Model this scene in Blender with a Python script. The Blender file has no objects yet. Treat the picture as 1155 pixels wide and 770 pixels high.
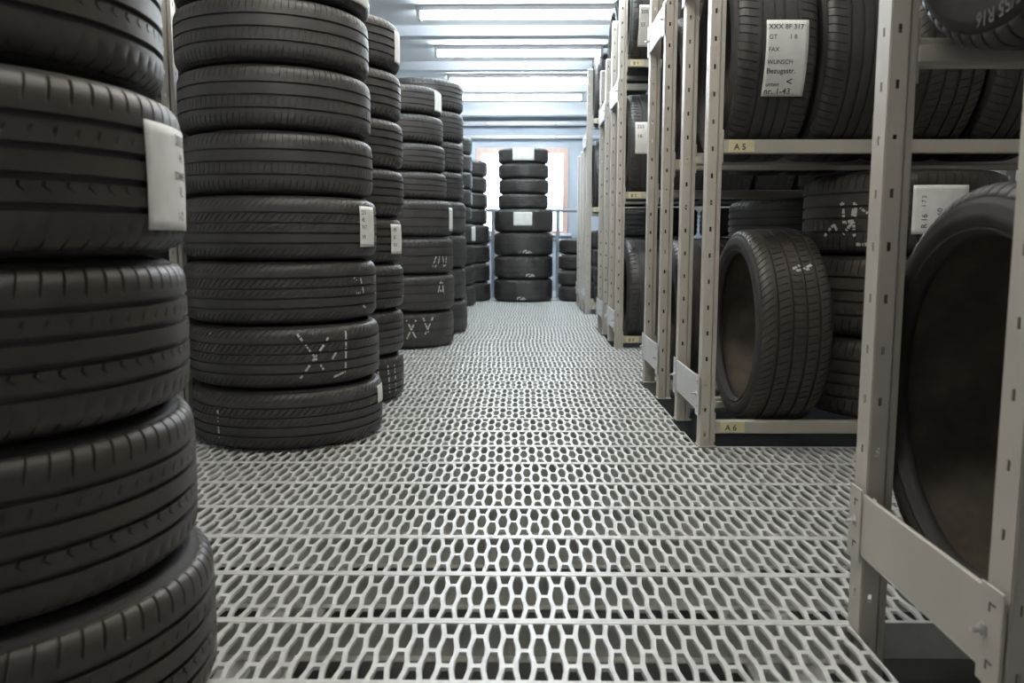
import bpy, math, random
from math import sin, cos, pi, radians as R_, sqrt
random.seed(7)
scene = bpy.context.scene
col = scene.collection

# ------------------------------------------------------------------ helpers
def link(o, parent=None):
    col.objects.link(o)
    if parent is not None:
        o.parent = parent
    return o

def mesh_data(name, verts, faces, mat, smooth=False):
    me = bpy.data.meshes.new(name)
    me.from_pydata(verts, [], faces)
    if smooth:
        me.polygons.foreach_set('use_smooth', [True] * len(me.polygons))
    if mat:
        me.materials.append(mat)
    me.update()
    return me

def mesh_obj(name, verts, faces, mat, parent=None, smooth=False):
    return link(bpy.data.objects.new(name, mesh_data(name, verts, faces, mat, smooth)), parent)

def tag(o, label, cat, group=None, kind=None):
    o['label'] = label
    o['category'] = cat
    if group:
        o['group'] = group
    if kind:
        o['kind'] = kind
    return o

def empty(name, loc=(0, 0, 0), rot=(0, 0, 0)):
    o = bpy.data.objects.new(name, None)
    o.empty_display_size = 0.05
    o.location = loc
    o.rotation_euler = rot
    return link(o)

class MB:
    """collects boxes, tubes and strips into one mesh"""
    def __init__(s):
        s.v, s.f = [], []
    def add(s, v, f):
        n = len(s.v)
        s.v += v
        s.f += [tuple(i + n for i in q) for q in f]
    def box(s, x0, x1, y0, y1, z0, z1, b=0.0):
        if b <= 0:
            v = [(x, y, z) for z in (z0, z1) for y in (y0, y1) for x in (x0, x1)]
            f = [(0, 2, 3, 1), (4, 5, 7, 6), (0, 1, 5, 4), (2, 6, 7, 3), (0, 4, 6, 2), (1, 3, 7, 5)]
            s.add(v, f)
            return
        # chamfered box: 24 vertices
        X, Y, Z = (x0, x1), (y0, y1), (z0, z1)
        v, idx = [], {}
        for i in (0, 1):
            for j in (0, 1):
                for k in (0, 1):
                    dx, dy, dz = (b if i == 0 else -b), (b if j == 0 else -b), (b if k == 0 else -b)
                    for a in range(3):
                        idx[i, j, k, a] = len(v)
                        v.append((X[i] + (0 if a == 0 else dx), Y[j] + (0 if a == 1 else dy), Z[k] + (0 if a == 2 else dz)))
        f = []
        for i in (0, 1):
            f.append([idx[i, 0, 0, 0], idx[i, 1, 0, 0], idx[i, 1, 1, 0], idx[i, 0, 1, 0]][::1 if i else -1])
            f.append([idx[0, i, 0, 1], idx[1, i, 0, 1], idx[1, i, 1, 1], idx[0, i, 1, 1]][::-1 if i else 1])
            f.append([idx[0, 0, i, 2], idx[1, 0, i, 2], idx[1, 1, i, 2], idx[0, 1, i, 2]][::1 if i else -1])
        for i in (0, 1):
            for j in (0, 1):
                f.append([idx[i, j, 0, 0], idx[i, j, 1, 0], idx[i, j, 1, 1], idx[i, j, 0, 1]])
                f.append([idx[i, 0, j, 0], idx[i, 1, j, 0], idx[i, 1, j, 2], idx[i, 0, j, 2]])
                f.append([idx[0, i, j, 1], idx[1, i, j, 1], idx[1, i, j, 2], idx[0, i, j, 2]])
        for i in (0, 1):
            for j in (0, 1):
                for k in (0, 1):
                    f.append([idx[i, j, k, 0], idx[i, j, k, 1], idx[i, j, k, 2]])
        s.add(v, [tuple(q) for q in f])
    def tube(s, p, q, r, n=16, caps=True):
        from mathutils import Vector
        p, q = Vector(p), Vector(q)
        d = (q - p).normalized()
        a = d.orthogonal().normalized()
        b = d.cross(a)
        v = []
        for e in (p, q):
            for i in range(n):
                t = 2 * pi * i / n
                v.append(tuple(e + r * (cos(t) * a + sin(t) * b)))
        f = [(i, (i + 1) % n, n + (i + 1) % n, n + i) for i in range(n)]
        if caps:
            f += [tuple(range(n))[::-1], tuple(range(n, 2 * n))]
        s.add(v, f)
    def build(s, name, mat, parent=None, smooth=False):
        return mesh_obj(name, s.v, s.f, mat, parent, smooth)

# ------------------------------------------------------------------ materials
def new_mat(name):
    m = bpy.data.materials.new(name)
    m.use_nodes = True
    nt = m.node_tree
    bsdf = nt.nodes['Principled BSDF']
    return m, nt, bsdf

def noise(nt, scale, detail=4, rough=0.6, coord='Object', stretch=None):
    tc = nt.nodes.new('ShaderNodeTexCoord')
    n = nt.nodes.new('ShaderNodeTexNoise')
    n.inputs['Scale'].default_value = scale
    n.inputs['Detail'].default_value = detail
    n.inputs['Roughness'].default_value = rough
    if stretch:
        mp = nt.nodes.new('ShaderNodeMapping')
        mp.inputs['Scale'].default_value = stretch
        nt.links.new(tc.outputs[coord], mp.inputs['Vector'])
        nt.links.new(mp.outputs['Vector'], n.inputs['Vector'])
    else:
        nt.links.new(tc.outputs[coord], n.inputs['Vector'])
    return n

def ramp(nt, src, c0, c1, p0=0.35, p1=0.7):
    r = nt.nodes.new('ShaderNodeValToRGB')
    r.color_ramp.elements[0].position = p0
    r.color_ramp.elements[1].position = p1
    r.color_ramp.elements[0].color = (*c0, 1)
    r.color_ramp.elements[1].color = (*c1, 1)
    nt.links.new(src, r.inputs['Fac'])
    return r

def bump(nt, bsdf, src, strength, dist):
    b = nt.nodes.new('ShaderNodeBump')
    b.inputs['Strength'].default_value = strength
    b.inputs['Distance'].default_value = dist
    nt.links.new(src, b.inputs['Height'])
    nt.links.new(b.outputs['Normal'], bsdf.inputs['Normal'])

def surface(name, c0, c1, rough, metal=0.0, scale=8.0, p0=0.35, p1=0.7, bscale=0, bstr=0.2, bdist=0.001, spec=0.5, stretch=None):
    m, nt, b = new_mat(name)
    n = noise(nt, scale, stretch=stretch)
    r = ramp(nt, n.outputs['Fac'], c0, c1, p0, p1)
    nt.links.new(r.outputs['Color'], b.inputs['Base Color'])
    b.inputs['Roughness'].default_value = rough
    b.inputs['Metallic'].default_value = metal
    b.inputs['Specular IOR Level'].default_value = spec
    if bscale:
        n2 = noise(nt, bscale, 3)
        bump(nt, b, n2.outputs['Fac'], bstr, bdist)
    return m

def emission(name, c, strength):
    m, nt, b = new_mat(name)
    b.inputs['Base Color'].default_value = (0.9, 0.9, 0.9, 1)
    b.inputs['Emission Color'].default_value = (*c, 1)
    b.inputs['Emission Strength'].default_value = strength
    return m

M = {}
M['tread'] = surface('tread_rubber', (.027, .026, .024), (.050, .047, .042), .5, scale=7, bscale=420, bstr=.25, bdist=.0006)
M['tread_dusty'] = surface('dusty_tread_rubber', (.025, .0215, .017), (.050, .043, .033), .5, scale=6, bscale=350, bstr=.3, bdist=.0007)
M['sidewall'] = surface('sidewall_rubber', (.022, .021, .020), (.038, .035, .031), .68, scale=9, spec=.3, bscale=260, bstr=.15, bdist=.0004)
M['liner'] = surface('inner_liner_rubber', (.085, .072, .055), (.18, .15, .11), .7, scale=10, bscale=120, bstr=.3, bdist=.001)
M['paint'] = surface('beige_grey_rack_paint', (.45, .42, .365), (.52, .485, .42), .42, scale=3.5, bscale=600, bstr=.06, bdist=.0003)
M['plate'] = surface('light_grey_plate_paint', (.52, .52, .50), (.58, .58, .56), .4, scale=4)
M['galv'] = surface('galvanised_steel', (.54, .55, .53), (.69, .695, .67), .36, metal=.0, scale=26, bscale=200, bstr=.1, bdist=.0004)
M['galv_lit'] = surface('lit_galvanised_steel', (.60, .61, .56), (.72, .72, .67), .5, scale=26)  # paler copy of the grating steel, light on the flanges painted in
M['zinc'] = surface('zinc_plated_steel', (.55, .55, .56), (.75, .75, .76), .28, metal=.9, scale=30)
M['paper'] = surface('white_paper', (.70, .70, .66), (.80, .80, .76), .7, scale=20, bscale=30, bstr=.25, bdist=.002)
M['ink'] = surface('dark_ink', (.05, .05, .055), (.10, .10, .11), .7, scale=200)
M['chalk'] = surface('tire_chalk', (.34, .34, .32), (.60, .60, .57), .9, scale=150, p0=.3, p1=.6)
M['tag'] = surface('yellow_shelf_tag', (.66, .60, .36), (.74, .69, .45), .55, scale=15)
M['plaster'] = surface('white_plaster', (.70, .73, .76), (.77, .79, .82), .8, scale=2.0, bscale=60, bstr=.1, bdist=.002)
M['plaster_blue'] = surface('pale_blue_plaster', (.42, .48, .54), (.49, .55, .61), .8, scale=2.0, bscale=60, bstr=.1, bdist=.002)
M['ceil'] = surface('white_ceiling_paint', (.80, .82, .83), (.86, .87, .88), .75, scale=1.5, bscale=50, bstr=.08, bdist=.002)
M['beam'] = surface('grey_ceiling_beam_paint', (.66, .70, .74), (.72, .76, .80), .6, scale=3)
M['pipe'] = surface('white_pipe_paint', (.76, .77, .78), (.82, .83, .84), .3, scale=5)
M['wood'] = surface('reddish_window_wood', (.58, .40, .33), (.70, .52, .44), .5, scale=6, stretch=(6, 6, 1))  # reddish wood made paler, window glare put into its colour
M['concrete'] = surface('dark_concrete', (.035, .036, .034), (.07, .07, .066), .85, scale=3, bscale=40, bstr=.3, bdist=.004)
M['rail'] = surface('grey_rail_paint', (.33, .37, .42), (.42, .46, .50), .4, scale=8)
M['lamp'] = surface('white_lamp_housing', (.80, .80, .80), (.85, .85, .85), .4, scale=4)
M['tube'] = emission('fluorescent_tube', (.84, .93, 1.0), 80)
M['tube_warm'] = emission('warm_fluorescent_tube', (1.0, .955, .885), 56)
M['cap'] = surface('pale_plastic_cap', (.75, .76, .77), (.82, .83, .84), .4, scale=9)
gm, gnt, gb = new_mat('window_glass')
gb.inputs['Base Color'].default_value = (.95, .98, 1, 1)
gb.inputs['Roughness'].default_value = 0.02
gb.inputs['Transmission Weight'].default_value = 1.0
gb.inputs['IOR'].default_value = 1.45
gn = noise(gnt, 2.0)
bump(gnt, gb, gn.outputs['Fac'], .02, .001)
M['glass'] = gm

# ------------------------------------------------------------------ text as flat mesh (for lettering on labels)
def text_geo(body, size, offset=0.0):
    cu = bpy.data.curves.new('lettering_curve', 'FONT')
    cu.body = body
    cu.size = size
    cu.align_x = 'LEFT'
    cu.resolution_u = 3
    cu.offset = offset
    o = bpy.data.objects.new('lettering_curve', cu)
    col.objects.link(o)
    bpy.context.view_layer.update()
    me = o.to_mesh()
    v = [(p.co.x, p.co.y) for p in me.vertices]
    f = [tuple(p.vertices) for p in me.polygons]
    o.to_mesh_clear()
    bpy.data.objects.remove(o)
    bpy.data.curves.remove(cu)
    return v, f

# ------------------------------------------------------------------ tires
# A tire's axis is its local Z; z = 0..w.  Profile: tread, two sidewalls, inner liner.
class Kind:
    pass

def make_kind(name, R, w, rim, grooves, n_sipe, sipe, shear=None, gdepth=.006, gw=.0035, tread_mat='tread', edge=.10):
    """grooves: fractions of w; sipe: list of (f0, f1, depth); shear: f -> angle in sipe pitches"""
    k = Kind()
    k.R, k.w, k.rim, k.grooves = R, w, rim, grooves
    s = R - rim
    shear = shear or (lambda f: 0.0)
    sh = .032                                           # shoulder radius
    def crown(f):                                        # tread radius at fraction f without grooves
        t = (f - .5) * 2
        e = abs(t)
        base = R - .0035 * t * t
        z = min(f, 1 - f) * w
        lim = edge * w * .45
        if z < lim + sh * .9:
            q = max(0.0, 1 - (z - lim) / (sh * .9))
            base -= sh * .62 * (1 - sqrt(max(0.0, 1 - min(q, 1) ** 2)))
        return base
    k.crown = crown
    f_edge = edge * .45
    fs = set()
    n0 = 30
    for i in range(n0 + 1):
        f = f_edge + (1 - 2 * f_edge) * i / n0
        if all(abs(f - g) * w > gw * 1.9 for g in grooves):
            fs.add(round(f, 5))
    for i in range(1, 6):
        d = .012 * i * i / 25
        fs.add(round(f_edge + d, 5)); fs.add(round(1 - f_edge - d, 5))
    rows = []
    for f in sorted(fs):
        rows.append((f, 0.0))
    for g in grooves:
        a, e = gw / w, .0007 / w
        rows += [(g - a - e, 0.0), (g - a, gdepth), (g + a, gdepth), (g + a + e, 0.0)]
    rows.sort()
    frac = (0.0, .05, .13, .18, .58)
    deep = (0, 1, 1, 0, 0)
    verts, faces = [], []
    ncol = n_sipe * len(frac)
    for f, gd in rows:
        dep = 0.0
        for f0, f1, d in sipe:
            if f0 <= f <= f1:
                dep = d
        for i in range(n_sipe):
            for j, fr in enumerate(frac):
                th = 2 * pi * (i + fr + shear(f)) / n_sipe
                r = crown(f) - max(gd, dep * deep[j])
                verts.append((r * cos(th), r * sin(th), f * w))
    for a in range(len(rows) - 1):
        for c in range(ncol):
            d = (c + 1) % ncol
            faces.append((a * ncol + c, a * ncol + d, (a + 1) * ncol + d, (a + 1) * ncol + c))
    k.tread = mesh_data(name + '_tread', verts, faces, M[tread_mat], True)
    k.tread.set_sharp_from_angle(angle=R_(40))
    # sidewall profile (z, r), outer side at low z
    r_sh = crown(f_edge)
    def lathe(prof, n=120, flip=False):
        v, f = [], []
        for z, r in prof:
            for i in range(n):
                t = 2 * pi * i / n
                v.append((r * cos(t), r * sin(t), z))
        for a in range(len(prof) - 1):
            for i in range(n):
                j = (i + 1) % n
                q = (a * n + i, a * n + j, (a + 1) * n + j, (a + 1) * n + i)
                f.append(q if not flip else q[::-1])
        return v, f
    sr = r_sh - rim
    prof = [(f_edge * w + .004, r_sh + .0025), (f_edge * w - .001, r_sh - .0015), (f_edge * w * .62, r_sh - sr * .07), (f_edge * w * .40, r_sh - sr * .13),
            (f_edge * w * .37, r_sh - sr * .135), (f_edge * w * .22, r_sh - sr * .20), (.0022, r_sh - sr * .30), (.0004, r_sh - sr * .42), (.0, r_sh - sr * .47), (.0, r_sh - sr * .53), (.0012, r_sh - sr * .60),
            (.0042, r_sh - sr * .70), (.0085, r_sh - sr * .78), (.0085, r_sh - sr * .80), (.0055, r_sh - sr * .815), (.0055, r_sh - sr * .86), (.0115, r_sh - sr * .90),
            (.017, r_sh - sr * .97), (.022, rim - .001), (.030, rim - .001), (.037, rim + .006), (.040, rim + .016)]
    # finer, smooth resample between points is not needed: smooth shading carries it
    v, f = lathe(prof)
    k.side_a = mesh_data(name + '_sidewall', v, f, M['sidewall'], True)
    k.side_a.set_sharp_from_angle(angle=R_(50))
    v, f = lathe([(w - z, r) for z, r in prof], flip=True)
    k.side_b = mesh_data(name + '_sidewall', v, f, M['sidewall'], True)
    k.side_b.set_sharp_from_angle(angle=R_(50))
    ti = .017
    inn = [(.039, rim + .012), (.030, rim + s * .22), (.018, rim + s * .45), (.016, rim + s * .6), (.024, R - ti - .014), (.045, R - ti)]
    inn = inn + [(w * .5, R - ti + .001)] + [(w - z, r) for z, r in inn[::-1]]
    v, f = lathe(inn, 96, flip=True)
    k.liner = mesh_data(name + '_inner_liner', v, f, M['liner'], True)
    return k

def tire(k, loc, rot, label, group, sz=1.0):
    root = empty('car_tire', loc, rot)
    root.scale = (1, 1, sz)
    tag(root, label, 'tire', group)
    root.rotation_mode = 'XYZ'
    for nm, me in (('tread', k.tread), ('sidewall', k.side_a), ('sidewall', k.side_b), ('inner_liner', k.liner)):
        link(bpy.data.objects.new(nm, me), root)
    return root

def on_tread(k, phi, f, lift):
    r = k.crown(min(max(f, .05), .95)) + lift
    return (r * cos(phi), r * sin(phi), f * k.w)

def paper_label(root, k, phi0, phi1, f0, f1, lines=(), standing=False, mat='paper', ink='ink', turn=False, curl=.004):
    """a paper label stuck round the tread; (phi, f) ranges; text upright as the photo shows it"""
    nu, nv = 14, 10
    v, f = [], []
    lab_lift = .0018
    for j in range(nv + 1):
        for i in range(nu + 1):
            a = phi0 + (phi1 - phi0) * i / nu
            g = f0 + (f1 - f0) * j / nv
            edge = max(abs(i / nu - .5), abs(j / nv - .5)) * 2
            lift = lab_lift + curl * max(0, edge - .8) ** 2 * 5 * (1 if (i + j) % 3 else .6)
            v.append(on_tread(k, a, g, lift))
    for j in range(nv):
        for i in range(nu):
            q = (j * (nu + 1) + i, j * (nu + 1) + i + 1, (j + 1) * (nu + 1) + i + 1, (j + 1) * (nu + 1) + i)
            f.append(q)
    p = mesh_obj('paper_label', v, f, M[mat], root, True)
    p['label'] = 'white paper label'
    sm = p.modifiers.new('thickness', 'SOLIDIFY')
    sm.thickness = .0006
    if not lines:
        return p
    wa = abs(phi1 - phi0) * k.R
    wf = (f1 - f0) * k.w
    V, F = [], []
    for body, u, w_, size in lines:                      # u, w_ in 0..1 of label width/height from its top left, size in metres
        tv, tf = text_geo(body, size, size * .012)
        n = len(V)
        for x, y in tv:
            if standing:                                 # width runs along local z, up runs towards smaller phi
                ff = f0 + (u * wf + x) / k.w
                ph = phi0 + (phi1 - phi0) * 0 + (w_ * wa - y) / k.R
                V.append(on_tread(k, ph, ff, lab_lift + .0007))
            elif turn:                                   # flat tire, writing turned a quarter
                ph = phi0 + (u * wa + y * -1 + size) / k.R
                ff = f0 + (w_ * wf + x) / k.w
                V.append(on_tread(k, ph, ff, lab_lift + .0007))
            else:                                        # flat tire: width along +phi, up along +z
                ph = phi0 + (u * wa + x) / k.R
                ff = f1 - (w_ * wf - y) / k.w
                V.append(on_tread(k, ph, ff, lab_lift + .0007))
        F += [tuple(i + n for i in q) for q in tf]
    mesh_obj('handwriting', V, F, M[ink], p)
    return p

def chalk(root, k, strokes, width=.009):
    """strokes: polylines of (phi in degrees, f); the chalk only sits on the raised ribs"""
    V, F = [], []
    for line in strokes:
        pts = []
        for (a0, f0), (a1, f1) in zip(line[:-1], line[1:]):
            L = math.hypot(R_(a1 - a0) * k.R, (f1 - f0) * k.w)
            n = max(2, int(L / .004))
            for i in range(n + 1):
                t = i / n
                pts.append((R_(a0 + (a1 - a0) * t), f0 + (f1 - f0) * t))
        for p, q in zip(pts[:-1], pts[1:]):
            dx, dy = (q[0] - p[0]) * k.R, (q[1] - p[1]) * k.w
            L = math.hypot(dx, dy)
            if L < 1e-5:
                continue
            mf = (p[1] + q[1]) / 2
            if any(abs(mf - g) * k.w < .0055 for g in k.grooves) or random.random() < .14:
                continue
            wd = width * random.uniform(.7, 1.1) / 2
            nx, ny = -dy / L * wd, dx / L * wd
            n = len(V)
            for (a, g), s_ in ((p, 1), (q, 1), (q, -1), (p, -1)):
                V.append(on_tread(k, a + s_ * nx / k.R, g + s_ * ny / k.w, .0008))
            F.append((n, n + 3, n + 2, n + 1))
    o = mesh_obj('chalk_marks', V, F, M['chalk'], root)
    o['label'] = 'white chalk marks'
    return o

SH = [(0, .17, .004), (.83, 1, .004)]
KA = make_kind('touring', .342, .2305, .235, (.27, .425, .575, .73), 74,
               [(0, .09, .0035), (.14, .175, .002), (.82, 1, .0048), (.37, .405, .004), (.64, .68, .0035)],
               shear=lambda f: 5.0 * (f - .5) ** 3 + (0.0 if f < .36 or f > .69 else (f - .5) * 2.2), gdepth=.008, gw=.0042, tread_mat='tread_dusty')
KB = make_kind('ribbed', .326, .2025, .232, (.30, .50, .69), 96, [(0, .2, .002), (.33, .47, .0012), (.8, 1, .0025)],
               shear=lambda f: 1.5 * (f - .5), gdepth=.006, gw=.0026)
KC = make_kind('sipe_ribbed', .333, .2100, .232, (.26, .415, .57, .725), 90,
               [(0, .17, .002), (.44, .55, .0015), (.59, .71, .003), (.83, 1, .002)],
               shear=lambda f: 9 * (f - .5), gdepth=.006, gw=.0026)
KD = make_kind('plain_ribbed', .335, .214, .23, (.26, .42, .58, .74), 64, [(0, .17, .0018), (.83, 1, .0018)], gdepth=.006, gw=.003)
KM = make_kind('plain_small', .319, .1965, .21, (.26, .42, .58, .74), 64, [(0, .17, .0018), (.83, 1, .0018)], gdepth=.006, gw=.003)
KE = make_kind('wide_plain', .35, .236, .24, (.27, .5, .73), 64, [(0, .17, .0018), (.83, 1, .0018)], gdepth=.005, gw=.0028)
KF = make_kind('narrow_plain', .31, .176, .20, (.3, .5, .7), 64, [(0, .17, .0018), (.83, 1, .0018)], gdepth=.005, gw=.0028)
KG = make_kind('sport', .345, .25, .262, (.23, .42, .60, .77), 84,
               [(.04, .19, .0035), (.26, .38, .003), (.46, .57, .0015), (.63, .74, .003), (.81, 1, .003)],
               shear=lambda f: 10 * (f - .5) ** 2 * (1 if f < .5 else -.6), gdepth=.007, gw=.004, tread_mat='tread_dusty')
KH = make_kind('wide_standing', .34, .268, .245, (.3, .44, .56, .70), 80,
               [(0, .24, .003), (.76, 1, .003)], shear=lambda f: 2 * (f - .5), gdepth=.006, gw=.003)
KN = make_kind('big_hollow', .327, .268, .25, (.3, .44, .56, .70), 80,
               [(0, .24, .003), (.76, 1, .003)], shear=lambda f: 2 * (f - .5), gdepth=.006, gw=.003)
KI = make_kind('offroad', .33, .276, .208, (.27, .5, .73), 60,
               [(0, .23, .005), (.29, .46, .0018), (.54, .71, .003), (.77, 1, .005)], shear=lambda f: 2.2 * (f - .5), gdepth=.007, gw=.004, tread_mat='tread_dusty')
KJ = make_kind('end_narrow', .285, .166, .19, (.3, .5, .7), 56, [(0, .17, .0015), (.83, 1, .0015)], gdepth=.004, gw=.0025)
KK = make_kind('end_wide', .335, .257, .23, (.27, .5, .73), 56, [(0, .17, .0015), (.83, 1, .0015)], gdepth=.004, gw=.0028)
KL = make_kind('rim_up', .335, .255, .215, (.27, .5, .73), 64, [(0, .22, .004), (.78, 1, .004)], gdepth=.006, gw=.0035)

ORD = ['bottom', 'second', 'third', 'fourth', 'fifth', 'sixth', 'seventh', 'eighth', 'ninth', 'tenth']
def stack(cx, cy, z, kinds, phrase, group, feats=None, offs=None, tilt=.0025, scales=None):
    feats, offs, scales = feats or {}, offs or {}, scales or {}
    out = []
    n = len(kinds)
    for i, k in enumerate(kinds):
        if i == 0:
            pos = 'bottom tire of '
        elif i == n - 1:
            pos = 'topmost tire of '
        else:
            pos = ORD[i] + ' tire up in '
        look = feats.get(i, 'plain black')
        dx, dy = offs.get(i, (random.uniform(-.007, .007), random.uniform(-.007, .007)))
        rx, ry = (0, 0) if i == 0 else (random.uniform(-tilt, tilt), random.uniform(-tilt, tilt))
        t = tire(k, (cx + dx, cy + dy, z), (rx, ry, random.uniform(-.02, .02)), look + ' ' + pos + phrase, group, scales.get(i, 1.0))
        z += k.w * scales.get(i, 1.0) + .0022
        out.append(t)
    return out

D2 = R_
stack(-1.715, 3.95, .002, [KM] * 10, 'the stack hidden in the left corner gap', 'tires stacked behind the left-hand rack upright')
# --- left-hand stacks, from the camera back
g1 = stack(-.842, 1.190, .002, [KA] * 5, 'the nearest left stack', 'tires stacked nearest the camera on the left',
           feats={3: 'white-tagged black'}, offs={0: (.022, -.012), 1: (-.004, .0), 2: (-.008, .004), 3: (-.004, .0), 4: (-.030, .01)}, tilt=.003, scales={0: .962, 1: .97, 2: .965, 4: 1.02})
paper_label(g1[3], KA, D2(-8.5), D2(27), .16, .80,
            [('205/55', .45, .16, .022), ('HR', .52, .32, .018), ('SOMMER', .4, .50, .017), ('VL', .5, .66, .02), ('1-12', .45, .90, .018)])
g2 = stack(-.860, 3.000, .002, [KC] * 4 + [KB] * 4, 'the second left stack', 'tires of the second stack on the left',
           feats={0: 'white-stickered black', 1: 'boldly chalk-marked black', 2: 'faintly chalk-marked black', 3: 'white-tagged black', 7: 'white-tagged black'},
           offs={0: (.012, 0), 1: (.004, 0), 2: (-.003, .004), 3: (.002, 0)}, tilt=.004, scales={0: .975})
paper_label(g2[0], KC, D2(-10), D2(4), .55, .86)
paper_label(g2[3], KC, D2(-23), D2(-4), .20, .86, [('215', .1, .2, .02), ('45', .1, .38, .02), ('R17', .1, .56, .02), ('VR', .1, .8, .02)])
paper_label(g2[7], KB, D2(-24), D2(0), .12, .62)
chalk(g2[1], KC, [[(-67, .88), (-52, .28)], [(-49, .80), (-66, .18)], [(-37, .88), (-38, .22), (-46, .16)], [(-47, .45), (-43, .6)]], .008)
chalk(g2[2], KC, [[(-31, .72), (-27, .66)], [(-24, .75), (-20, .40)], [(-28, .45), (-24, .45)], [(-27, .28), (-18, .2)]], .008)
chalk(g2[0], KC, [[(-120, .68), (-120, .2)], [(-128, .72), (-121, .70)]], .008)
g3 = stack(-.846, 3.705, .002, [KM] * 8, 'the third left stack', 'tires of the third stack on the left',
           feats={0: 'chalk-dotted black', 3: 'white-tagged black', 7: 'white-tagged black'}, tilt=.003, scales={i: 1.03 for i in range(4, 8)})
paper_label(g3[3], KM, D2(-23), D2(-1), .2, .85, [('195', .15, .25, .022), ('65', .15, .5, .022), ('R15', .15, .75, .022)])
paper_label(g3[7], KM, D2(-14), D2(14), .15, .8)
chalk(g3[0], KM, [[(-40, .80), (-38, .2)], [(-29, .82), (-27, .18)], [(-20, .8), (-18, .2)]], .009)
g4 = stack(-.81, 5.6, .002, [KE] * 4 + [KF] * 4, 'the fourth left stack', 'tires of the fourth stack on the left',
           feats={0: 'chalk-crossed black', 1: 'chalk-numbered black', 2: 'chalk-scribbled black', 3: 'white-tagged black', 7: 'white-tagged black'},
           offs={4: (.0, 0), 5: (-.01, 0), 6: (-.02, 0), 7: (-.03, 0)})
paper_label(g4[3], KE, D2(-15), D2(6), .16, .80)
paper_label(g4[7], KF, D2(-24), D2(12), .15, .85)
chalk(g4[2], KE, [[(-46, .2), (-41, .5), (-36, .5), (-38, .3), (-43, .2)], [(-31, .5), (-29, .2), (-25, .25), (-24, .5)]], .010)
chalk(g4[1], KE, [[(-40, .5), (-36, .8), (-31, .75), (-33, .5), (-38, .6)], [(-33, .75), (-30, .45)]], .010)
chalk(g4[0], KE, [[(-76, .8), (-66, .3)], [(-66, .8), (-77, .25)], [(-58, .85), (-52, .45)], [(-46, .85), (-56, .4)]], .011)
stack(-.775, 6.40, .002, [KE] * 4 + [KD] * 4, 'the fifth left stack', 'tires of the fifth stack on the left', scales={i: 1.03 for i in range(4)})
stack(-.85, 7.75, .002, [KD] * 4 + [KF] * 4, 'the sixth left stack', 'tires of the sixth stack on the left')
g7 = stack(-.835, 8.93, .002, [KD] * 4 + [KF] * 5, 'the seventh left stack', 'tires of the seventh stack on the left', feats={3: 'white-tagged black'})
paper_label(g7[3], KD, D2(-26), D2(2), .15, .85)
stack(-.70, 9.65, .002, [KD] * 4 + [KF] * 4, 'the left stack against the railing', 'tires stacked left of the window at the aisle end')
ge = stack(.02, 9.62, .002, [KK] * 4 + [KJ] * 4, 'the stack before the window', 'tires stacked before the window at the aisle end',
           feats={0: 'chalk-marked black', 1: 'chalk-marked black', 2: 'chalk-marked black', 3: 'white-tagged black', 7: 'white-tagged black'},
           offs={i: (random.uniform(-.004, .004), 0) for i in range(4)})
paper_label(ge[3], KK, D2(-111), D2(-75), .28, .86)
paper_label(ge[7], KJ, D2(-115), D2(-66), .12, .95)
for i, a0 in ((2, -82), (1, -76), (0, -95)):
    chalk(ge[i], KK, [[(a0 - 8, .12), (a0 - 6, .22), (a0 - 1, .22)], [(a0, .12), (a0 + 4, .22), (a0 + 7, .12)], [(a0 - 3, .12), (a0 + 9, .14)]], .014)
stack(.73, 9.66, .002, [KF] * 4, 'the low stack right of the window', 'tires of the low stack right of the window')

# ------------------------------------------------------------------ racks on the right
XP = .605                                                # aisle face of the posts
PITCH = .0875
SEC = [(0, .05), (0, 0), (.028, 0), (.028, .018), (.034, .018), (.034, .006), (.045, .006), (.045, .05)]
def post_mesh(z0, z1, name='upright'):
    v, f = [], []
    def strip(p, q, slot):
        n = max(1, int(round((z1 - z0) / PITCH)))
        L = math.hypot(q[0] - p[0], q[1] - p[1])
        us = [0, .5 - .0035 / L, .5 + .0035 / L, 1] if slot else [0, 1]
        for i in range(n):
            a, b = z0 + (z1 - z0) * i / n, z0 + (z1 - z0) * (i + 1) / n
            m = (a + b) / 2
            zs = [a, m - .0075, m + .0075, b] if slot else [a, b]
            base = len(v)
            for z in zs:
                for u in us:
                    v.append((p[0] + (q[0] - p[0]) * u, p[1] + (q[1] - p[1]) * u, z))
            nu = len(us)
            for j in range(len(zs) - 1):
                for i_ in range(nu - 1):
                    if slot and j == 1 and i_ == 1:
                        continue
                    f.append((base + j * nu + i_, base + j * nu + i_ + 1, base + (j + 1) * nu + i_ + 1, base + (j + 1) * nu + i_))
    for i in range(len(SEC) - 1):
        strip(SEC[i], SEC[i + 1], i in (0, 1, 6))
    return mesh_data(name, v, f, M['paint'])
post_cache = {}
def add_post(root, x, y, z0, z1):
    key = (z0, z1)
    if key not in post_cache:
        post_cache[key] = post_mesh(z0, z1)
    o = bpy.data.objects.new('upright', post_cache[key])
    o.location = (x, y, 0)
    link(o, root)
    m = o.modifiers.new('sheet', 'SOLIDIFY')
    m.thickness = .002
    m.offset = 1
    # pale cap closing the top, steel foot at the bottom
    mb = MB(); mb.box(-.001, .046, -.001, .051, z1 - .004, z1 + .012, .003)
    c = mb.build('end_cap', M['cap'], o)
    mb = MB(); mb.box(-.006, .056, -.006, .056, z0 - .001, z0 + .004, .001); mb.box(.004, .041, .02, .046, z0, z0 + .05)
    mb.build('foot', M['paint'], o)
    return o

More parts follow.
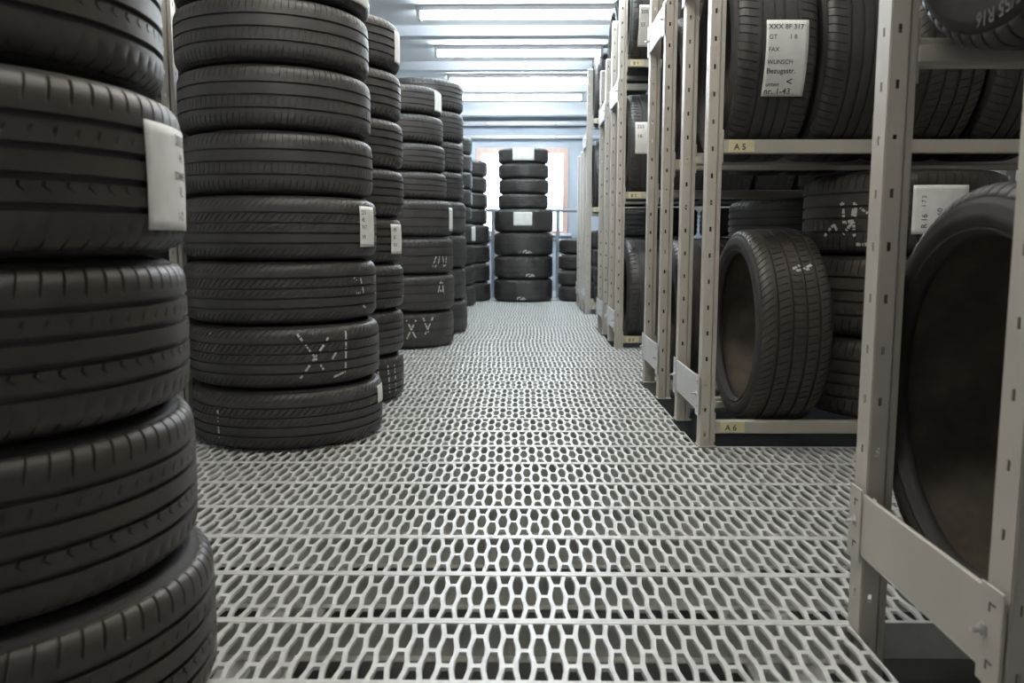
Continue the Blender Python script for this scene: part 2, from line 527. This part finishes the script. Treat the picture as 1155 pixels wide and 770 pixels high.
def add_beam(root, y, z0, z1, x0, x1, side, tagtext=None, tagx=.05):
    """a shelf beam along X; side = -1 front (faces the camera), +1 rear"""
    mb = MB()
    mb.box(x0, x1, y, y + .030, z0, z1, .003)
    mb.box(x0, x1, y + (.030 if side < 0 else -.010), y + (.040 if side < 0 else 0), z0 + .004, z1 - .014, .001)   # inner step of the profile
    for xa in (x0 - .004, x1 - .002):                    # hooked end plates
        mb.box(xa, xa + .006, y - .006, y + .036, z0 - .03, z1 + .03, .001)
    o = mb.build('shelf_beam', M['paint'], root)
    if tagtext is not None:
        mb = MB()
        tx = x0 + tagx - .03
        mb.box(tx, tx + .082, y - .0018, y + .0005, z0 + .004, z1 - .002, .0005)
        t = mb.build('shelf_tag', M['tag'], o)
        t['label'] = 'yellow shelf tag'
        tv, tf = text_geo(tagtext, .027, .0006)
        mesh_obj('tag_lettering', [(tx + .016 + p[0], y - .0024, z0 + .012 + p[1]) for p in tv], tf, M['ink'], o)
    return o

def add_plate(root, y0, y1, z0, z1, bolts=True):
    """folded sheet tie across the end frame, facing the aisle"""
    x = XP - .0045
    mb = MB()
    mb.box(x - .003, x, y0, y1, z0, z1, .001)
    mb.box(x - .003, x + .004, y0 + .05, y1 - .05, z1 - .002, z1 + .004, .001)     # folded top lip
    mb.box(x - .003, x + .004, y0 + .05, y1 - .05, z0 - .003, z0, .001)            # folded bottom lip
    for ya in (y0, y1 - .052):
        mb.box(x - .0055, x - .003, ya, ya + .052, z0 - .018, z1 + .012, .001)     # doubled end tabs
    p = mb.build('side_plate', M['paint'] if y0 < 2 else M['plate'], root)
    if bolts:
        for ya in (y0 + .040, y1 - .026):
            zc = (z0 + z1) / 2
            mb = MB()
            mb.tube((x - .0115, ya, zc), (x - .0055, ya, zc), .0075, 6)
            mb.tube((x - .021, ya, zc), (x - .0055, ya, zc), .0038, 10)
            mb.tube((x - .0068, ya, zc), (x - .0055, ya, zc), .0105, 18)
            mb.build('bolt', M['zinc'], p)
        mb = MB()
        for ya in (y0 + .016, y1 - .038):                # punched hook slots
            for zz in (z0 + .004, z1 - .022):
                mb.box(x - .0061, x - .0053, ya, ya + .014, zz + .010, zz + .0125)
                mb.box(x - .0061, x - .0053, ya + .012, ya + .0145, zz, zz + .0125)
        mb.build('hook_slot', M['ink'], p)
    return p

DEPTH = .42
XEND = 2.30
BOT = (.036, .080)
MID = (.995, 1.040)
TOP = (1.805, 1.85)
BOT2 = (.046, .090)
MIDN = (.986, 1.031)
MID2 = (.978, 1.023)
MID4 = (.955, 1.0)
TOP4 = (1.765, 1.81)
def rack(y, label, tags, z0=.002, z1=2.24, bot=BOT, shelves=(MID, TOP), rear_top=None, plates=((.125, .235), (1.57, 1.68)), rear_mid=None, depth=DEPTH):
    DEPTH = depth
    root = empty('tire_rack', (XP, y, 0))
    root.location = (0, 0, 0)
    tag(root, label, 'rack', 'perforated steel tire racks along the right')
    add_post(root, XP, y, z0, z1)
    add_post(root, XP, y + DEPTH, z0, rear_top or z1)
    add_post(root, XEND, y, z0, z1)
    add_post(root, XEND, y + DEPTH, z0, z1)
    for i, (a, b) in enumerate((bot,) + tuple(shelves)):
        add_beam(root, y + .010, a, b, XP + .049, XEND - .004, -1, tags[i] if i < len(tags) else None)
        ra, rb = (a, b)
        if rear_mid and i == 1:
            ra, rb = rear_mid
        add_beam(root, y + DEPTH + .012, ra, rb, XP + .049, XEND - .004, 1)
    for a, b in plates:
        add_plate(root, y, y + DEPTH + .05, a, b)
    return root

YN, Y2, Y3, Y4, Y5, Y6, Y7 = .988, 2.768, 3.63, 5.345, 6.16, 7.89, 8.71
rack(YN, 'beige perforated steel tire rack nearest the camera, at the right edge', [None, None, None], z0=-.598, z1=2.24, bot=(.142, .184), shelves=(MIDN, TOP), depth=.435, plates=((.150, .253), (1.57, 1.68)))
rack(Y2, 'beige steel tire rack with yellow A5 and A6 beam tags, second from the camera', ['A 6', 'A 5', 'A 4'], bot=BOT2, shelves=(MID2, TOP))
rack(Y3, 'beige steel tire rack back to back behind the second rack, third from the camera', ['', '', ''], rear_mid=(.895, .935))
rack(Y4, 'beige steel tire rack facing the second cross aisle, fourth from the camera', ['B 3', 'B 2', 'B 1'], shelves=(MID4, TOP4), rear_top=2.13)
rack(Y5, 'beige steel tire rack back to back behind the fourth rack, fifth from camera', ['', '', ''], shelves=(MID4, TOP4), z1=1.97)
rack(Y6, 'pale steel tire rack with one short rear upright, sixth from the camera', ['C 3', 'C 2', 'C 1'], shelves=(MID4, TOP4), rear_top=1.61)
rack(Y7, 'low pale steel tire rack farthest from the camera on the right', ['', ''], z1=1.58, shelves=(MID4,), plates=((.125, .235),))

def bed(k, beam_top):
    g = .368
    return beam_top + sqrt(k.R ** 2 - (g / 2) ** 2) + .003

PLACE = ['standing nearest the aisle', 'standing second from the aisle', 'standing third from the aisle', 'standing fourth from the aisle', 'standing fifth from the aisle']
def row(y, beam_top, kinds, x, phrase, group, feats=None, yaw=None, dys=None, lift=0.0):
    """tires standing side by side between a front and a rear beam, axes along X"""
    out = []
    for i, k in enumerate(kinds):
        look = (feats or {}).get(i, 'plain black')
        a = (yaw or {}).get(i, 0.0)
        yc = y + .235 + (dys or {}).get(i, 0.0)
        # local z -> world +x (turned by a about the vertical)
        t = tire(k, (x, yc, bed(k, beam_top) + lift), (0, pi / 2, a), look + ' tire ' + PLACE[i] + ' on ' + phrase, group)
        x += k.w + .006 + abs(sin(a)) * .02
        out.append(t)
    return out

# nearest rack
row(YN, .184, [KN, KN, KL], .655, 'the nearest rack bottom shelf', 'tires on the bottom shelf of the nearest rack',
    feats={0: 'big hollow black'})
tn = row(YN, MIDN[1], [KI, KI, KL], .653, 'the nearest rack upper shelf', 'tires on the upper shelf of the nearest rack', feats={0: 'R16-lettered black'}, lift=-.007)
# raised lettering round the sidewall, upside down at the bottom of the tire
def sidewall_text(root, k, body, a0, rr, size):
    tv, tf = text_geo(body, size, size * .01)
    wid = max(p[0] for p in tv)
    V = []
    for x, y in tv:
        # seen from -z (local): letters' tops point outwards
        r = rr + y
        t = a0 + (x - wid / 2) / rr
        V.append((r * cos(t), r * sin(t), -.0006))
    o = mesh_obj('sidewall_lettering', V, tf, M['lettering'], root)
    o['label'] = 'moulded tire size lettering'
    return o
M['lettering'] = surface('worn_raised_rubber', (.055, .053, .05), (.08, .077, .07), .6, scale=80)
sidewall_text(tn[0], KI, '255/55 R16', R_(-8), .281, .029)

# second rack
t2 = row(Y2, BOT2[1], [KG], .757, 'the second rack bottom shelf', 'tires on the bottom shelf of the second rack', yaw={0: .02}, lift=.007,
         feats={0: 'wide sporty'})
chalk(t2[0], KG, [[(-128, .48), (-131, .60), (-128, .62), (-131, .74)], [(-127, .52), (-128, .70)]], .010)
S2K = make_kind('suv', .33, .277, .22, (.27, .43, .57, .73), 76, [(0, .22, .004), (.30, .40, .0015), (.78, 1, .004)], shear=lambda f: 1.2 * (f - .5), gdepth=.007, gw=.0036, tread_mat='tread_dusty')
s2 = stack(1.348, Y2 + .255, BOT2[1] + .002, [S2K] * 3, 'the flat stack on the second rack bottom shelf', 'tires lying flat on the bottom shelf of the second rack',
           feats={1: 'plain black', 2: 'chalked and paper-labelled black'}, tilt=.001)
chalk(s2[2], S2K, [[(-152, .55), (-147, .62), (-146, .36)], [(-145, .38), (-141, .40), (-140, .62)], [(-160, .22), (-153, .36), (-150, .28)],
                   [(-146, .24), (-140, .40), (-139, .20)], [(-140, .60), (-127, .42)], [(-138, .12), (-124, .12), (-121, .22)], [(-139, .42), (-139, .60)]], .011)
paper_label(s2[2], S2K, D2(-109), D2(-79), .24, .80,
            [('R 16', .12, .12, .024), ('1 7 2', .12, .55, .018), ('225 60', .38, .1, .024), ('4 x', .66, .4, .02)], turn=True)
t2t = row(Y2, MID2[1], [KH, KH, KG, KH], .658, 'the second rack upper shelf', 'tires on the upper shelf of the second rack', feats={0: 'paper-labelled black'})
paper_label(t2t[0], KH, D2(-99.5), D2(-61), .345, .83,
            [('XXX 8F 317', .05, .12, .021), ('GT       1 8', .06, .25, .019), ('FAX', .06, .41, .018), ('WUNSCH', .05, .57, .018),
             ('Bezugsstr.', .05, .69, .022), ('unten', .07, .86, .018), ('<', .55, .85, .034), ('nr. 1-43', .05, .965, .026)], standing=True)
# third rack (back to back with the second)
row(Y3, BOT[1], [KL], .665, 'the third rack bottom shelf', 'tires on the bottom shelf of the third rack')
stack(1.27, Y3 + .235, BOT[1] + .002, [KM] * 4, 'the third rack stack nearer the aisle', 'tires lying flat on the third rack', tilt=.001)
stack(1.925, Y3 + .235, BOT[1] + .002, [KM] * 4, 'the third rack stack away from the aisle', 'tires lying flat on the third rack', tilt=.001)
row(Y3, MID[1], [KH, KL, KH, KL], .660, 'the third rack upper shelf', 'tires on the upper shelf of the third rack')
# fourth rack
row(Y4, BOT[1], [KL, KH, KL, KH], .672, 'the fourth rack bottom shelf', 'tires on the bottom shelf of the fourth rack')
t4 = row(Y4, MID4[1], [KH, KL, KH, KL, KH], .660, 'the fourth rack middle shelf', 'tires on the middle shelf of the fourth rack', feats={0: 'paper-labelled black'})
paper_label(t4[0], KH, D2(-112), D2(-79), .14, .55, [('225', .1, .2, .03), ('16', .1, .5, .03)], standing=True)
t4t = row(Y4, TOP4[1], [KL, KH], .660, 'the fourth rack top shelf', 'tires on the top shelf of the fourth rack', feats={0: 'paper-labelled black'})
paper_label(t4t[0], KL, D2(-92), D2(-50), .19, .58, [('205', .1, .2, .03), ('55', .1, .5, .03)], standing=True)
# fifth rack
stack(1.005, Y5 + .235, BOT[1] + .002, [KM] * 4, 'the fifth rack stack nearer the aisle', 'tires lying flat on the fifth rack', tilt=.001, scales={i: 1.07 for i in range(4)})
stack(1.665, Y5 + .235, BOT[1] + .002, [KM] * 4, 'the fifth rack stack away from the aisle', 'tires lying flat on the fifth rack', tilt=.001, scales={i: 1.07 for i in range(4)})
row(Y5, MID4[1], [KH, KL, KH, KL, KH], .665, 'the fifth rack middle shelf', 'tires on the middle shelf of the fifth rack')
row(Y5, TOP4[1], [KH, KL], .665, 'the fifth rack top shelf', 'tires on the top shelf of the fifth rack')
# sixth rack: a flat stack below, standing tires above
stack(1.005, Y6 + .235, BOT[1] + .002, [KF] * 4, 'the flat stack on the sixth rack', 'tires lying flat on the sixth rack', tilt=.001)
t6 = row(Y6, MID4[1], [KH, KL], .665, 'the sixth rack middle shelf', 'tires on the middle shelf of the sixth rack', feats={0: 'paper-labelled black'})
paper_label(t6[0], KH, D2(-120), D2(-88), .25, .62, standing=True)
t6t = row(Y6, TOP4[1], [KL], .665, 'the sixth rack top shelf', 'tires on the top shelf of the sixth rack', feats={0: 'paper-labelled black'})
paper_label(t6t[0], KL, D2(-105), D2(-72), .25, .65, standing=True)
stack(1.0, Y7 + .235, BOT[1] + .002, [KF] * 4, 'the flat stack on the seventh rack', 'tires lying flat on the seventh rack', tilt=.001)

# left-hand rack upright seen between the first two stacks
lr = empty('tire_rack')
tag(lr, 'beige perforated rack upright with ties behind the second left stack', 'rack')
_xp = XP
for yy in (2.84, 3.28):
    add_post(lr, -1.385, yy, .002, 2.24)
for a, b in ((.30, .36), (1.1, 1.16), (1.9, 1.96)):
    mb = MB(); mb.box(-1.385 + .008, -1.385 + .030, 2.892, 3.278, a, b, .002)
    mb.build('side_tie', M['paint'], lr)

# ------------------------------------------------------------------ grating floor
PLANK = .2195
Y_RIB = 1.465
HX = .0529
def grating():
    V, F = [], []
    w = HX / 4
    L = PLANK / 4
    e, b_, m, a = .0062, .0113, .012, .0448
    RB = .0072                                           # solid edge strip of each plank
    hH = (PLANK - 2 * RB) / 4                                       # half height of a full cell
    def emit(outer, inner, closed):
        n = len(outer)
        base = len(V)
        cx = sum(p[0] for p in inner) / n
        for x, y in outer: V.append((x, y, 0.0))
        for x, y in inner: V.append((x, y, .0002))
        for (x, y) in inner:
            V.append((x + (cx - x) * .10, y, -.0016))
        for (x, y) in inner:
            V.append((x + (cx - x) * .12, y, -.0065))
        rng = range(n if closed else n - 1)
        for i in rng:
            j = (i + 1) % n
            for r in range(3):
                F.append((base + r * n + i, base + r * n + j, base + (r + 1) * n + j, base + (r + 1) * n + i))
    def full(cx, cy):
        outer = [(w, m), (w, hH), (-w, hH), (-w, m), (-w, -m), (-w, -hH), (w, -hH), (w, -m)]
        inner = [(b_, m), (e, a), (-e, a), (-b_, m), (-b_, -m), (-e, -a), (e, -a), (b_, -m)]
        emit([(cx + x, cy + y) for x, y in outer], [(cx + x, cy + y) for x, y in inner], True)
    def half(cx, cy, s):
        outer = [(w, 0), (w, m), (w, hH), (-w, hH), (-w, m), (-w, 0)]
        inner = [(b_, 0), (b_, m), (e, a), (-e, a), (-b_, m), (-b_, 0)]
        emit([(cx + x, cy + s * y) for x, y in outer], [(cx + x, cy + s * y) for x, y in inner], False)
    mb = MB()
    for k in range(-4, 46):
        y0 = Y_RIB + PLANK * k
        y1 = y0 + PLANK
        yc = (y0 + y1) / 2
        # planks reach under the cross aisles but stop at the racks' end frames
        right = 2.45
        if yc < Y_RIB or 2.78 < yc < 4.10 or 5.33 < yc < 6.65 or 7.85 < yc < 9.2:
            right = .6025
        off = .006 + random.uniform(-.5, .5) * HX if k not in (-1, 0) else (.006 if k == -1 else -.007)
        n0 = int((-2.00 - off) / HX)
        x = off + n0 * HX
        xs = x - HX / 4
        xe = xs
        while x + HX / 4 <= right:
            full(x, yc - hH); full(x, yc + hH)
            xe = x + HX / 4
            xb = x + HX / 2
            if xb + HX / 4 <= right:
                full(xb, yc); half(xb, y0 + RB, 1); half(xb, y1 - RB, -1)
                xe = xb + HX / 4
            x += HX
        for yy, s in ((y0, 1), (y1, -1)):
            ya, yb = (yy + .0001, yy + .0102) if s > 0 else (yy - .0102, yy - .0001)
            mb.box(xs, xe, ya, yb, -.004, .0014, .0008)                     # raised edge rib
            yf = yy + s * .0012
            mb.box(xs, xe, min(yf, yf + s * .0022), max(yf, yf + s * .0022), -.066, -.003)   # turned-down flange
            mb.box(xs, xe, min(yf, yf + s * .022), max(yf, yf + s * .022), -.068, -.066)     # return lip
    n, n_top = len(V), len(F)
    V += mb.v
    F += [tuple(i + n for i in q) for q in mb.f]
    me = mesh_data('floor', V, F, M['galv'])
    me.materials.append(M['galv_lit'])
    for q in me.polygons[n_top:]:
        if abs(q.normal.y) > .9 and q.center.z < -.01 or q.center.z < -.05:
            q.material_index = 1  # flanges and lips get the steel with light in its colour
    o = link(bpy.data.objects.new('floor', me))
    o['kind'] = 'structure'
    return o
grating()
def struct(name, mb, mat):
    o = mb.build(name, mat)
    o['kind'] = 'structure'
    return o
# carrying joists under the planks and the lower floor they stand over
for i, x in enumerate((-1.62, -.52, .52, 2.2)):
    mb = MB()
    ya = -.2 if x < 1 else 1.48
    mb.box(x - .03, x + .03, ya, 11.3, -.19, -.070, .004)
    mb.box(x - .045, x + .045, ya, 11.3, -.20, -.19, .001)
    o = struct('trim_%d' % (i + 1), mb, M['galv'])
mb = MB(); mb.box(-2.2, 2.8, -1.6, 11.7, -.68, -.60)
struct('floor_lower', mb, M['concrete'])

# ------------------------------------------------------------------ room shell
HC = 2.46
YB = 11.5
XL, XR = -2.05, 2.60
WX0, WX1, WZ0, WZ1 = -.62, .63, .78, 1.93
mb = MB(); mb.box(XL - .12, XR + .12, -1.6, YB + .2, HC, HC + .12)
struct('ceiling', mb, M['ceil'])
mb = MB(); mb.box(XL - .12, XL, -1.6, YB + .2, -.60, HC)
struct('wall_left', mb, M['plaster'])
mb = MB(); mb.box(XR, XR + .12, -1.6, YB + .2, -.60, HC)
struct('wall_right', mb, M['plaster'])
mb = MB(); mb.box(XL, XR, -1.72, -1.6, -.60, HC)
struct('wall_front', mb, M['plaster'])
mb = MB()
mb.box(XL, WX0, YB, YB + .2, -.60, HC)
mb.box(WX1, XR, YB, YB + .2, -.60, HC)
mb.box(WX0, WX1, YB, YB + .2, -.60, WZ0)
mb.box(WX0, WX1, YB, YB + .2, WZ1, HC)
struct('wall_back', mb, M['plaster_blue'])
# window: wooden frame, sashes, glass
mb = MB()
fw = .075
mb.box(WX0, WX0 + fw, YB - .02, YB + .10, WZ0, WZ1, .004)
mb.box(WX1 - fw, WX1, YB - .02, YB + .10, WZ0, WZ1, .004)
mb.box(WX0 + fw, WX1 - fw, YB - .018, YB + .10, WZ1 - fw, WZ1, .004)
mb.box(WX0 + fw, WX1 - fw, YB - .018, YB + .10, WZ0, WZ0 + .04, .004)
mb.box(-.025, .025, YB + .0, YB + .08, WZ0 + .03, WZ1 - fw, .004)
win = struct('window_1', mb, M['wood'])
mb = MB(); mb.box(WX0 + fw - .01, WX1 - fw + .01, YB + .05, YB + .056, WZ0 + .03, WZ1 - fw + .01)
mb.build('pane', M['glass'], win)
mb = MB(); mb.box(WX0 - .04, WX1 + .04, YB - .09, YB - .0, WZ0 - .035, WZ0, .006)
struct('trim_5', mb, M['pipe'])
# ceiling beams across the room
for i, (y, d, wd) in enumerate(((7.22, .085, .12), (8.62, .085, .12), (9.85, .085, .10), (11.15, .16, .16), (5.85, .085, .12), (4.6, .085, .12), (3.3, .085, .12), (2.0, .085, .12))):
    mb = MB(); mb.box(XL, XR, y - wd / 2, y + wd / 2, HC - d, HC, .004)
    struct('trim_%d' % (6 + i), mb, M['beam'])

# ------------------------------------------------------------------ pipes and railing at the far wall
def pipe(label, y, z, r):
    root = empty('wall_pipe', (0, 0, 0))
    tag(root, label, 'pipe')
    mb = MB(); mb.tube((XL, y, z), (XR, y, z), r, 20)
    mb.build('tube', M['pipe'], root, True)
    for x in (-1.3, -.45, .45, 1.3):
        mb = MB(); mb.tube((x - .012, y, z), (x + .012, y, z), r + .004, 20)
        mb.box(x - .008, x + .008, y, YB, z - .006, z + .006)
        mb.build('clip', M['zinc'], root)
pipe('thick white pipe running across the far wall just below the ceiling', 11.38, 2.235, .032)
pipe('thin white pipe running across the far wall lower, above the window', 11.40, 2.06, .022)
rr = empty('guard_railing')
tag(rr, 'grey steel guard railing behind the tire stacks at the aisle end', 'railing')
YR = 10.12
for z, r in ((1.045, .020), (.70, .014)):
    mb = MB(); mb.tube((-2.0, YR, z), (2.3, YR, z), r, 14)
    mb.build('rail', M['rail'], rr, True)
for x in (-1.70, -.345, .435, 1.35, 2.25):
    mb = MB(); mb.box(x - .022, x + .022, YR - .022, YR + .022, .004, 1.03, .003)
    p = mb.build('railing_post', M['rail'], rr)
    mb = MB(); mb.box(x - .05, x + .05, YR - .05, YR + .05, .0015, .009, .001)
    mb.build('base_plate', M['rail'], p)

# ------------------------------------------------------------------ fluorescent ceiling lights
LAMPS = [(1.1, 'above the nearest rack'), (2.45, 'above the second cross aisle'), (3.95, 'above the third rack'), (5.25, 'above the fourth rack'),
         (6.60, 'nearest of the four over the far aisle'), (7.92, 'second of the four over the far aisle'),
         (9.25, 'third of the four over the far aisle'), (10.3, 'farthest over the aisle end')]
def lamp(y, where, first=[None]):
    root = empty('ceiling_light', (0, y, HC - .10))
    tag(root, 'twin-tube fluorescent ceiling light ' + where, 'light', 'fluorescent lights across the ceiling')
    if first[0]:
        for ch in first[0].children:
            c = ch.copy(); col.objects.link(c); c.parent = root
            if y > 5 and c.name.startswith('tube'):
                c.material_slots[0].link = 'OBJECT'
                c.material_slots[0].material = M['tube']
        return root
    mb = MB()
    mb.box(-.80, .74, -.055, .055, .055, .098, .006)
    mb.box(-.80, -.772, -.055, .055, .004, .060, .003)
    mb.box(.712, .74, -.055, .055, .004, .060, .003)
    mb.build('housing', M['lamp'], root)
    for yy in (-.030, .030):
        mb = MB(); mb.tube((-.770, yy, .026), (.710, yy, .026), .013, 14)
        mb.build('tube', M['tube_warm'], root, True)
    first[0] = root
    return root
for y, where in LAMPS:
    lamp(y, where)

# ------------------------------------------------------------------ daylight
w = bpy.data.worlds.new('world')
scene.world = w
w.use_nodes = True
bg = w.node_tree.nodes['Background']
bg.inputs['Color'].default_value = (.72, .86, 1, 1)
bg.inputs['Strength'].default_value = 26.0

# ------------------------------------------------------------------ camera
cam = bpy.data.cameras.new('camera')
cam.sensor_width = 36
cam.lens = 940 / 1155 * 36
cam.clip_start = .05
cam.dof.use_dof = True
cam.dof.focus_distance = 2.9
cam.dof.aperture_fstop = 5.6
co = bpy.data.objects.new('camera', cam)
co.location = (0, 0, .7)
co.rotation_euler = (R_(90) - math.atan(115 / 940), 0, math.atan(11 / 947))
col.objects.link(co)
scene.camera = co
scene.view_settings.view_transform = 'Standard'
scene.view_settings.look = 'None'
scene.view_settings.gamma = 1
scene.view_settings.use_curve_mapping = False
scene.view_settings.exposure = -0.10
scene.cycles.max_bounces = 8
scene.cycles.use_denoising = True
scene.cycles.sample_clamp_indirect = 10
